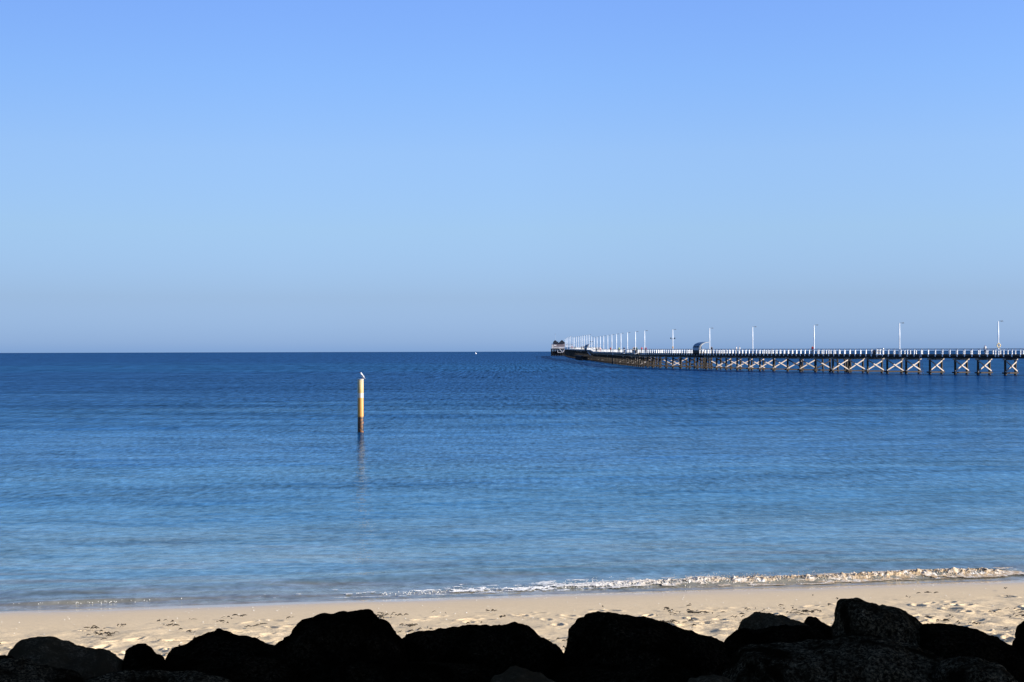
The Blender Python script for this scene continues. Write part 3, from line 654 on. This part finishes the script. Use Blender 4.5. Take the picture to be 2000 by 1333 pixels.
for i, s in enumerate(np.arange(S_B0, TOT-2, SP)):
    s = float(s)+ (0.25*math.sin(i*2.1))
    p = at(s); dk = p.z; key = round(deckz(p.y)*4)/4
    dkk = key if key > 3.9 else 3.6
    rz = tang(s)
    zoff = dk-dkk
    inview = s > S_EDGE-6
    if inview and kb < 100:
        if dkk not in proto_cache:
            proto_cache[dkk] = []
            for nm, mb, mt, sm in bent_parts(dkk):
                me = mb.mesh(nm); me.materials.append(mt)
                if sm: me.polygons.foreach_set('use_smooth', [len(pl.vertices) == 4 for pl in me.polygons])
                proto_cache[dkk].append((nm, me))
        e = empty('pile_bent', (p.x-J0.x, p.y-J0.y, zoff), rz+random.uniform(-0.015, 0.015)); e.parent = jet
        for nm, me in proto_cache[dkk]:
            if nm == 'cross_brace' and kb > 14 and random.random() < 0.10: continue
            o = bpy.data.objects.new(nm, me); C.objects.link(o); o.parent = e
            if nm == 'cross_brace':
                q_ = random.random(); md_ = 'brace' if (kb < 10 or q_ < (0.55 if kb < 26 else 0.22)) else ('cap' if q_ < 0.6 and kb < 26 else 'waler')
                o.material_slots[0].link = 'OBJECT'; o.material_slots[0].material = M[md_]
                o.rotation_euler = (0, random.uniform(-0.03, 0.03), 0)
            elif nm == 'pile': o.rotation_euler = (random.uniform(-0.01, 0.01), random.uniform(-0.012, 0.012), 0)
        kb += 1
    else:
        Mx = Matrix.Translation((p.x-J0.x, p.y-J0.y, zoff)) @ Matrix.Rotation(rz, 4, 'Z')
        for nm, mb, mt, sm in bent_parts(dkk):
            restb.setdefault((nm, (M['waler'] if nm in ('cross_brace', 'cap_beam') else mt).name), MB()).add([Mx @ Vector(v_) for v_ in mb.v], mb.f)
for (nm, mtn), mb in restb.items():
    setp(mb.build(nm, bpy.data.materials[mtn], jet), kind='stuff')
# extra raking piles at the bend, ladder, gate, low landing
mb = MB()
for px, D_ in ((1583, 289), (1598, 287), (1612, 284), (1627, 281), (1641, 279), (1652, 277), (1360, 333), (1368, 331), (1376, 329)):
    q = Vector(((px-1000)/F*D_, D_, 0))-J0+Vector((1.2, 1.5, 0)); mb.tube([q+Vector((0.25, 0, -2)), q+Vector((0, 0, 2.7))], [0.22, 0.18], 9)
mb.build('fender_piles', M['pile'], jet, True)
s = s_at_px(1800); mb = MB()
for o_ in (-0.22, 0.22): mb.bar(P(s+o_, -0.3, 0.2), P(s+o_-0.5, -0.35, -3.5), 0.05, 0.05)
for i in range(11): mb.bar(P(s-0.22-i*0.045, -0.3, -0.1-i*0.3), P(s+0.22-i*0.045, -0.3, -0.1-i*0.3), 0.035, 0.035)
mb.build('ladder', simple('ladder_metal', (0.35, 0.33, 0.40), 0.5, 0.2, 4), jet)
s = s_at_px(1720); e = empty('access_gate', at(s, -0.25, 0)-J0, tang(s)); e.parent = jet
mb = MB()
for y_ in (-0.9, 0.0, 0.95): mb.box((0, y_, 0.58), (0.12, 0.15, 1.2))
for z_ in (0.02, 0.52, 1.14): mb.box((-0.07, 0.02, z_), (0.05, 2.0, 0.15))
mb.build('gate_frame', M['white'], e)
s = s_at_D(640); mb = MB()
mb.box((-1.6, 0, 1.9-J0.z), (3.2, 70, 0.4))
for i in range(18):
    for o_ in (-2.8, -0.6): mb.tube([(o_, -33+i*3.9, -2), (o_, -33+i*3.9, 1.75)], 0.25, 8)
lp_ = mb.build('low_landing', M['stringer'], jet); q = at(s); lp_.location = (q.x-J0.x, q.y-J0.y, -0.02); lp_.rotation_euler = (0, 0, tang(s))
setp(lp_, 'low dark landing platform along the near side')
mb = MB()
a = P(s_at_D(588), -1.2, -0.8); mb.bar(a, a+Vector((1.2, 0.6, -1.3)), 0.8, 0.3); mb.box(a+Vector((1.6, 0, -0.6)), (0.5, 0.5, 1.9)); mb.build('stair', M['pale'], jet)

# storage box by the gate
s = s_at_px(1708); e = empty('storage_box', at(s, 0.55, 0), tang(s)); setp(e, 'dark grey storage box on the jetty deck left of the white gate', 'box')
mb = MB(); mb.box((0, 0, 0.32), (0.7, 1.3, 0.64)); mb.build('box_body', M['black'], e, bevel=0.04)
mb = MB(); mb.prism([(-0.39, 0.645), (0.39, 0.645), (0.30, 0.80), (-0.15, 0.86)], -0.7, 0.7); mb.build('lid', simple('box_lid', (0.08, 0.08, 0.11), 0.5, 0.2, 4), e)
for px, lab in ((1221.5, 'white utility cabinet at the left end of the low pale rail section on the jetty'), (1243, 'white utility cabinet at the right end of the low pale rail section on the jetty')):
    s = s_at_px(px, -0.8); s = max(s, s_at_D(370)); e = empty('utility_cabinet', at(s, -1.0, -0.25), tang(s)); setp(e, lab, 'cabinet', 'utility cabinets on the jetty')
    mb = MB(); mb.box((0, 0, 0.6), (0.75, 1.4, 1.2)); mb.build('cabinet_body', M['white'], e, bevel=0.03)
    mb = MB(); mb.box((-0.2, -0.71, 0.6), (0.3, 0.03, 0.9)); mb.build('door', M['black'], e)
    mb = MB(); mb.box((0, 0, -0.12), (1.3, 2.6, 0.2)); mb.build('base_platform', M['stringer'], e)

# lamp posts -------------------------------------------------------------
def make_lamp():
    t = empty('lamp_post')
    mb = MB(); mb.tube([(0, 0, -0.35), (0, 0, 0.1), (0, 0, 2.9), (0, 0, 3.0), (0, 0, 5.75)], [0.11, 0.11, 0.092, 0.11, 0.082], 12); mb.build('pole', M['whitepole'], t, True)
    mb = MB(); mb.tube([(0, 0, 5.72), (0.25, 0, 5.82), (0.50, 0, 5.80)], 0.025, 6); mb.build('lamp_arm', M['lampgrey'], t)
    mb = MB(); mb.prism([(0.38, 5.80), (0.45, 5.70), (0.82, 5.72), (0.86, 5.78), (0.72, 5.86)], -0.12, 0.12); mb.build('lamp_head', M['lampgrey'], t, bevel=0.02)
    return t
def floods(parent):
    e = empty('floodlight_bracket', (0, 0, 3.55)); e.parent = parent
    mb = MB(); mb.tube([(-0.5, 0, 0.1), (-0.42, 0, -0.08), (0, 0, -0.13), (0.42, 0, -0.08), (0.5, 0, 0.1)], 0.035, 6); mb.build('bracket', M['lampgrey'], e)
    for x_ in (-0.5, 0.5):
        mb = MB(); mb.tube([(x_*0.9, -0.14, 0.10), (x_, 0.12, 0.20)], [0.17, 0.10], 8); mb.build('floodlight', M['black'], e)
ordw = ['rightmost', 'second', 'third', 'fourth', 'fifth', 'sixth', 'seventh', 'eighth', 'ninth', 'tenth', 'eleventh', 'twelfth', 'thirteenth', 'fourteenth', 'fifteenth', 'sixteenth', 'seventeenth', 'eighteenth', 'nineteenth', 'twentieth']
special = {0: 'rightmost white lamp post on the jetty, with a yellow life ring hung on it',
           4: 'white lamp post just right of the curved dark shelter', 5: 'white lamp post with two dark floodlights, left of the curved shelter',
           6: 'white lamp post where the crowded run of posts begins, seventh from the right',
           3: 'fourth white lamp post from the right, right of the two walkers in white',
           17: 'far white lamp post with two floodlights, eighteenth from the right'}
lamp0 = make_lamp()
for i, (px, D_) in enumerate(LAMPS):
    t = lamp0 if i == 0 else copy_tree(lamp0)
    s = s_at_D(D_); p = at(s, -0.28 if i else -0.28)
    p.x = (px-1000)/F*p.y
    t.location = p; t.rotation_euler = (0, 0, 0.0)
    if D_ > 590: t.scale = (1, 1, 1.12 if D_ < 800 else 1.25)
    if i in special: lab = special[i]
    elif i < 20: lab = ordw[i]+' white lamp post on the jetty counting from the right edge'
    else: lab = 'one of the tiny crowded lamp posts nearest the twin gabled building'
    setp(t, lab, 'lamp post', 'lamp posts along the jetty')
    if i in (5, 17): floods(t)
    if i == 0:
        lr = empty('life_ring', p+Vector((0, -0.16, 1.62))); setp(lr, 'yellow life ring hanging on the rightmost jetty lamp post', 'life ring')
        for kx, (a0, mt) in enumerate(((0, M['orange']),)):
            mb = MB(); n1, n2 = 28, 8; vs = []; fs = []
            for a_ in range(n1):
                for b_ in range(n2):
                    A, B = 2*math.pi*a_/n1, 2*math.pi*b_/n2; r_ = 0.28+0.075*math.cos(B)
                    vs.append((r_*math.cos(A), 0.075*math.sin(B), r_*1.15*math.sin(A))); fs.append((a_*n2+b_, a_*n2+(b_+1) % n2, ((a_+1) % n1)*n2+(b_+1) % n2, ((a_+1) % n1)*n2+b_))
            mb.add(vs, fs).build('ring', simple('life_ring_yellow', (0.85, 0.60, 0.18), 0.5, 0.1, 4), lr, True)
        mb = MB()
        for A in (0.78, 2.36, 3.93, 5.5): mb.box((0.28*math.cos(A), 0, 0.322*math.sin(A)), (0.17, 0.17, 0.10), Matrix.Rotation(-A, 3, 'Y'))
        mb.build('band', M['white'], lr)
    if i == 5:
        e = empty('rescue_box', p+Vector((0, -0.16, 1.45))); setp(e, 'small orange rescue box fixed to the lamp post with floodlights', 'box')
        mb = MB(); mb.box((0, -0.05, 0), (0.32, 0.2, 0.42)); mb.build('box_body', M['orange'], e, bevel=0.03)
        mb = MB(); mb.box((0, -0.16, 0.0), (0.16, 0.012, 0.12)); mb.build('label_plate', M['white'], e)

# curved shelters --------------------------------------------------------
def make_shelter():
    t = empty('curved_shelter')
    # crescent profile opening to the right: outer and inner arcs
    def arc(r, cx, cz, a0, a1, n=18): return [(cx+r*math.cos(R(a0+(a1-a0)*i/(n-1))), cz+r*math.sin(R(a0+(a1-a0)*i/(n-1)))) for i in range(n)]
    outer = [(0.9, -0.42), (-0.3, -0.42), (-0.9, 0.1), (-1.0, 0.8), (-0.9, 1.35), (-0.65, 1.85), (-0.25, 2.2), (0.4, 2.45), (1.0, 2.6), (1.75, 2.68)]
    inner = [(1.75, 2.62), (1.0, 2.54), (0.45, 2.38), (-0.10, 2.08), (-0.46, 1.68), (-0.64, 1.2), (-0.66, 0.75), (-0.5, 0.38), (-0.1, 0.10), (0.6, -0.08), (0.9, -0.12)]
    mb = MB(); mb.prism(outer+inner, -1.3, 1.3); mb.build('shell', M['black'], t)
    lin = MB(); pts = inner; vs = []; fs = []
    for x, z in pts: vs += [(x+0.03, -1.34, z-0.02), (x+0.03, 1.34, z-0.02), (x-0.03, 1.34, z+0.03), (x-0.03, -1.34, z+0.03)]
    for i in range(len(pts)-1):
        for k_ in range(4): fs.append((i*4+k_, i*4+(k_+1) % 4, (i+1)*4+(k_+1) % 4, (i+1)*4+k_))
    lin.add(vs, fs).build('lining', M['pale'], t)
    rf = MB(); pts = outer[4:]; vs = []; fs = []
    for x, z in pts: vs += [(x-0.02, -1.38, z+0.02), (x-0.02, 1.38, z+0.02), (x-0.04, 1.38, z+0.07), (x-0.04, -1.38, z+0.07)]
    for i in range(len(pts)-1):
        for k_ in range(4): fs.append((i*4+k_, i*4+(k_+1) % 4, (i+1)*4+(k_+1) % 4, (i+1)*4+k_))
    rf.add(vs, fs).build('roof_sheet', M['greypanel'], t)
    mb = MB(); mb.prism([(-1.06, 0.80), (-0.97, 1.33), (-0.93, 1.33), (-1.01, 0.80)], -1.25, 1.25); mb.build('side_panel', M['greypanel'], t)
    for y_ in (-0.55, 0.6):
        mb = MB(); mb.box((-0.86, y_, 1.62), (0.14, 0.75, 0.24)); mb.build('vent', M['black'], t)
    mb = MB(); mb.box((0.35, 0, 1.02), (1.0, 2.3, 0.14)); mb.build('table', M['white'], t)
    mb = MB(); mb.box((0.55, 0, 0.55), (0.9, 2.2, 0.10)); mb.box((0.75, 0, 0.25), (0.1, 2.0, 0.5)); mb.build('bench', M['pale'], t)
    mb = MB(); mb.tube([(-0.1, -0.9, 0.4), (-0.1, -0.9, 2.0)], 0.12, 6); mb.build('post', M['darkblue'], t)
    mb = MB(); mb.tube([(1.72, -1.2, 2.66), (2.05, -1.2, 2.66)], [0.03, 0.03], 6); mb.box((2.0, -1.2, 2.66), (0.18, 0.14, 0.10)); mb.build('spotlight', M['lampgrey'], t)
    mb = MB(); mb.box((-0.5, 0, -0.62), (2.4, 4.4, 0.42)); mb.build('base_platform', M['stringer'], t)
    return t
sh0 = make_shelter(); D_ = 326.5; q = at(s_at_D(D_)); sh0.location = ((1366-1000)/F*D_, D_, q.z+0.0); sh0.rotation_euler = (0, 0, R(25)); setp(sh0, 'large curved dark shelter like a breaking wave, left of a lamp post', 'shelter', 'curved shelters on the jetty')
sh1 = copy_tree(sh0); D_ = 622; q = at(s_at_D(D_), -0.9); sh1.location = ((1148-1000)/F*D_, D_, q.z-0.1); setp(sh1, 'far small curved shelter among the crowded lamp posts', 'shelter', 'curved shelters on the jetty')

# building at the head -----------------------------------------------------
DB = 1085.0; xb = (1090.5-1000)/F*DB; zb_ = 5.45+drop(xb, DB)
hb = empty('twin_gabled_building', (xb, DB, zb_)); setp(hb, 'grey twin gabled building with dark roofs at the far end of the jetty', 'building')
U = DB/F            # metres per photo pixel there
def bz(py): return 4.5+(683.9-py)*U-zb_
mb = MB(); mb.box((1.6*U, 2.8, bz(670.8)/2), (22.0*U, 5.6, bz(670.8))); mb.build('wall', M['wallgrey'], hb)
mb = MB(); mb.box((-11.2*U, 2.0, bz(671.5)/2), (3.4*U, 4.0, bz(671.5))); mb.build('side_wall', M['pale'], hb)
for pts in ([(1080.6, 671.2), (1080.6, 668.2), (1084.0, 664.8), (1085.0, 664.8), (1090.9, 670.2), (1090.9, 671.6)], [(1091.0, 671.6), (1091.0, 670.2), (1097.2, 664.8), (1098.4, 664.8), (1103.6, 669.8), (1103.6, 671.2)]):
    mb = MB(); mb.prism([((a_-1090.5)*U, bz(b_)) for a_, b_ in pts], -0.55, 6.1); mb.build('roof', M['roof'], hb)
mb = MB(); mb.box((-6.2*U, -0.02, bz(674.7)), (4.6*U, 0.12, 0.6)); mb.build('window', M['white'], hb)
mb = MB(); mb.box((1.6*U, -0.9, 0.95), (22*U, 0.14, 1.2)); [mb.box((-4.4+i*0.95, -0.95, 0.8), (0.22, 0.16, 1.5)) for i in range(10)]; mb.build('veranda', M['pale'], hb)
mb = MB(); mb.tube([(-5.6*U, 3, 6), (-5.6*U, 3, 11.6)], 0.07, 6); mb.box((-5.6*U, 3, 11.2), (0.5, 0.1, 0.7)); mb.build('mast', simple('mast_grey', (0.3, 0.38, 0.5), 0.5, 0.1, 2), hb)
mb = MB(); mb.box((-0.6*U, 2, bz(669.3)), (1.2*U, 1.2, 1.6)); mb.build('roof_vent', M['darkblue'], hb)
pl = empty('jetty_head', (xb, DB, 0)); pl.parent = jet; pl.location = Vector((xb, DB, 0))-J0
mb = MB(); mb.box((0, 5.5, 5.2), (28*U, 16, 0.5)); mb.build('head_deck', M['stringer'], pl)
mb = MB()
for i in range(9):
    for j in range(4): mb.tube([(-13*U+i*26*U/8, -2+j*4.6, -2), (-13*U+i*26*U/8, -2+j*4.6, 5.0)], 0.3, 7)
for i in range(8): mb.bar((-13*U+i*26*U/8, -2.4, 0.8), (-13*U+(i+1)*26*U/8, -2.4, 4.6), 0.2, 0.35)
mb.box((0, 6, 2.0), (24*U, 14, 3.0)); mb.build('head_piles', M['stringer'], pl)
mb = MB(); mb.bar((2*U, -2.9, 5.6), (8*U, -2.9, 2.6), 1.0, 0.5); mb.bar((8*U, -2.9, 2.6), (-1*U, -2.9, 2.5), 0.8, 0.3); mb.bar((-1*U, -2.9, 2.5), (-2*U, -2.9, 4.2), 0.5, 0.4); mb.bar((9*U, -2.9, 2.9), (12*U, -2.9, 5.2), 0.8, 0.5); mb.build('stair', M['pale'], pl)
va = empty('picnic_canopy', (xb+19*U, DB-28, 5.4)); setp(va, 'flat roofed pale canopy beside the twin gabled building', 'canopy')
mb = MB(); mb.box((0, 0, 3.35), (13*U, 3.5, 0.22)); mb.build('roof', M['darkblue'], va)
for i in range(6):
    mb = MB(); mb.box((-5.8*U+i*2.3*U, -1.4, 1.6), (0.26, 0.26, 3.2)); mb.build('post', M['pale'], va)

# free standing mooring pile and dark pile clump in front of the far run
D_ = 455; mp = empty('mooring_pile', ((1198.5-1000)/F*D_-0.15, D_, 0)); setp(mp, 'lone mooring pile with a pale top standing against the jetty', 'pile')
mb = MB(); mb.tube([(0, 0, -2), (0, 0, 0.9), (0, 0, 3.0)], [0.34, 0.30, 0.25], 12); mb.build('timber_pile', M['pile'], mp, True)
mb = MB(); mb.tube([(0, 0, 3.0), (0, 0, 3.35), (0, 0, 3.5)], [0.27, 0.27, 0.08], 12); mb.build('pile_cap', M['white'], mp)
mb = MB(); mb.tube([(0, 0, -1), (0, 0, 0.9)], 0.37, 12); mb.build('weed_collar', M['stringer'], mp)

# white buoy near the horizon
D_ = 1750; xq = (929.5-1000)/F*D_; bo = empty('buoy', (xq, D_, drop(xq, D_))); setp(bo, 'tiny white buoy just below the horizon', 'buoy')
bo.rotation_euler = (0, R(-14), 0); bo.scale = (0.85, 0.85, 0.85)
mb = MB(); mb.tube([(0, 0, -0.4), (0, 0, 0.0), (0, 0, 0.7), (0, 0, 0.9)], [0.7, 1.0, 1.0, 0.7], 16); mb.build('float', M['white'], bo, True)
mb = MB(); mb.tube([(0, 0, 0.85), (0, 0, 2.2), (0, 0, 2.5)], [0.75, 0.45, 0.1], 12); mb.build('top_mark', M['white'], bo, True)

# people --------------------------------------------------------------------
def make_person(stride=0.0, lean=0.0):
    """a 1.70 m figure: one skinned body, hair, shirt and trousers as children"""
    V = [(0, 0, .92), (0, 0, 1.08), (lean*.5, 0, 1.25), (lean, 0, 1.40), (lean*1.1, 0, 1.49), (lean*1.15, .01, 1.56), (lean*1.2, .01, 1.63),
         (lean-.17, 0, 1.38), (lean-.22, .03, 1.12), (lean-.21, -.08, .88), (lean-.20, -.11, .78), (lean+.17, 0, 1.38), (lean+.22, -.03, 1.12), (lean+.21, -.10, .88), (lean+.20, -.13, .78),
         (-.10, 0, .86), (-.11, -stride*.5, .48), (-.11, -stride*.6, .08), (-.11, -stride*.6-.14, .03), (.10, 0, .86), (.11, stride*.5, .48), (.11, stride*.8, .08), (.11, stride*.8-.14, .03)]
    E = [(0, 1), (1, 2), (2, 3), (3, 4), (4, 5), (5, 6), (3, 7), (7, 8), (8, 9), (9, 10), (3, 11), (11, 12), (12, 13), (13, 14), (0, 15), (15, 16), (16, 17), (17, 18), (0, 19), (19, 20), (20, 21), (21, 22)]
    r = [.13, .12, .135, .10, .05, .085, .085, .055, .042, .034, .036, .055, .042, .034, .036, .085, .06, .045, .04, .085, .06, .045, .04]
    t = empty('person')
    def sk(scale, faces_ok, nm, mat):
        me = skin_mesh(V, E, [x*scale for x in r], nm, 1)
        if faces_ok:
            bm = bmesh.new(); bm.from_mesh(me)
            bmesh.ops.delete(bm, geom=[f for f in bm.faces if not faces_ok(f.calc_center_median())], context='FACES'); bm.to_mesh(me); bm.free()
        return obj_from(me, nm, mat, t)
    sk(1.0, None, 'body', M['skin'])
    sk(1.16, lambda c: .90 < c.z < 1.47 and not (abs(c.x-lean) > .19 and c.z < 1.15), 'shirt', CL['black'])
    sk(1.14, lambda c: c.z < .99 and c.z > .07 and abs(c.x) < .19, 'trousers', CL['denim'])
    sk(1.20, lambda c: c.z > 1.58 and (c.y > -0.035 or c.z > 1.67), 'hair', M['hair'])
    return t
pr = [make_person(0.0), make_person(0.28), make_person(0.0, 0.14)]
used = [False]*3
def put(kind, px, D_, off, label, shirt, trou, rz, hair=None):
    p0 = pr[kind]; t = p0 if not used[kind] else copy_tree(p0); 
    if used[kind]: pass
    used[kind] = True
    s = s_at_D(D_); q = at(s, off); x = (px-1000)/F*q.y
    t.location = (x, q.y, q.z+0.005); t.rotation_euler = (0, 0, rz); setp(t, label, 'person', 'people on the jetty')
    for ch in t.children:
        b0 = ch.name.split('.')[0]; mt = {'shirt': CL[shirt], 'trousers': CL[trou], 'hair': hair or M['hair'], 'body': M['skin']}[b0]
        ch.material_slots[0].link = 'OBJECT'; ch.material_slots[0].material = mt
def dpx(px, off=1.2):  # distance of the deck point seen at that pixel column
    return float(at(s_at_px(px, off), off).y)
PEOPLE = [(0, 1924, None, 'person with red cap at the railing left of the life ring lamp post', 'white', 'denim', 3.0, CL['red']),
 (1, 1587, None, 'person in red right behind the third lamp post', 'red', 'black', 2.8, CL['red']),
 (2, 1438, None, 'person leaning, white top over black trousers, left one of a pair', 'white', 'black', 1.2, None),
 (1, 1444.5, None, 'person walking in white top with dark hair, right one of a pair', 'white', 'denim', 1.5, None),
 (0, 1390, None, 'person in black leaning at the railing right of the curved shelter', 'black', 'black', 0.4, None),
 (1, 1261.5, 356, 'person in purple just right of the seventh lamp post', 'purple', 'denim', 0.2, None),
 (2, 1253, 366, 'person in red and black left of the seventh lamp post', 'red', 'black', 0.9, None),
 (1, 1243.5, 372, 'person in teal just right of the eighth lamp post', 'teal', 'black', 0.2, None),
 (0, 1238.6, 377, 'person in black close to the left of the eighth lamp post', 'black', 'black', 0.1, None),
 (2, 1236, 380, 'person in white and black, leftmost of three by the eighth lamp post', 'white', 'black', 0.1, None),
 (1, 1219, 408, 'person in navy between the ninth and tenth lamp posts', 'navy', 'denim', 0.1, None),
 (0, 1209, 428, 'person in lime top left of the tenth lamp post', 'lime', 'black', 0.1, None),
 (1, 1192.5, 463, 'person in red, left of the twelfth lamp post', 'red', 'black', 0.1, None),
 (0, 1164.5, 540, 'person all in black below the sixteenth lamp post', 'black', 'black', 0.1, None),
 (2, 1168, 530, 'person in black with pink neighbour, beside the sixteenth lamp post', 'navy', 'black', 0.1, None),
 (1, 1172, 520, 'person in pink near the fifteenth lamp post', 'pink', 'pink', 0.1, None),
 (0, 1139.5, 640, 'person in dark clothes just left of the far curved shelter', 'black', 'black', 0.1, None),
 (1, 1136, 655, 'person in navy second left of the far curved shelter', 'navy', 'black', 0.1, None),
 (0, 1117, 760, 'distant person in red near the head of the jetty', 'red', 'black', 0.1, None),
 (0, 1123, 730, 'distant person in black near the head of the jetty', 'teal', 'black', 0.1, None)]
for kind, px, D_, lab, sh_, tr_, rz, ha in PEOPLE:
    if D_ is None: D_ = dpx(px, 1.3)
    put(kind, px, D_, 1.3, lab, sh_, tr_, rz, ha)
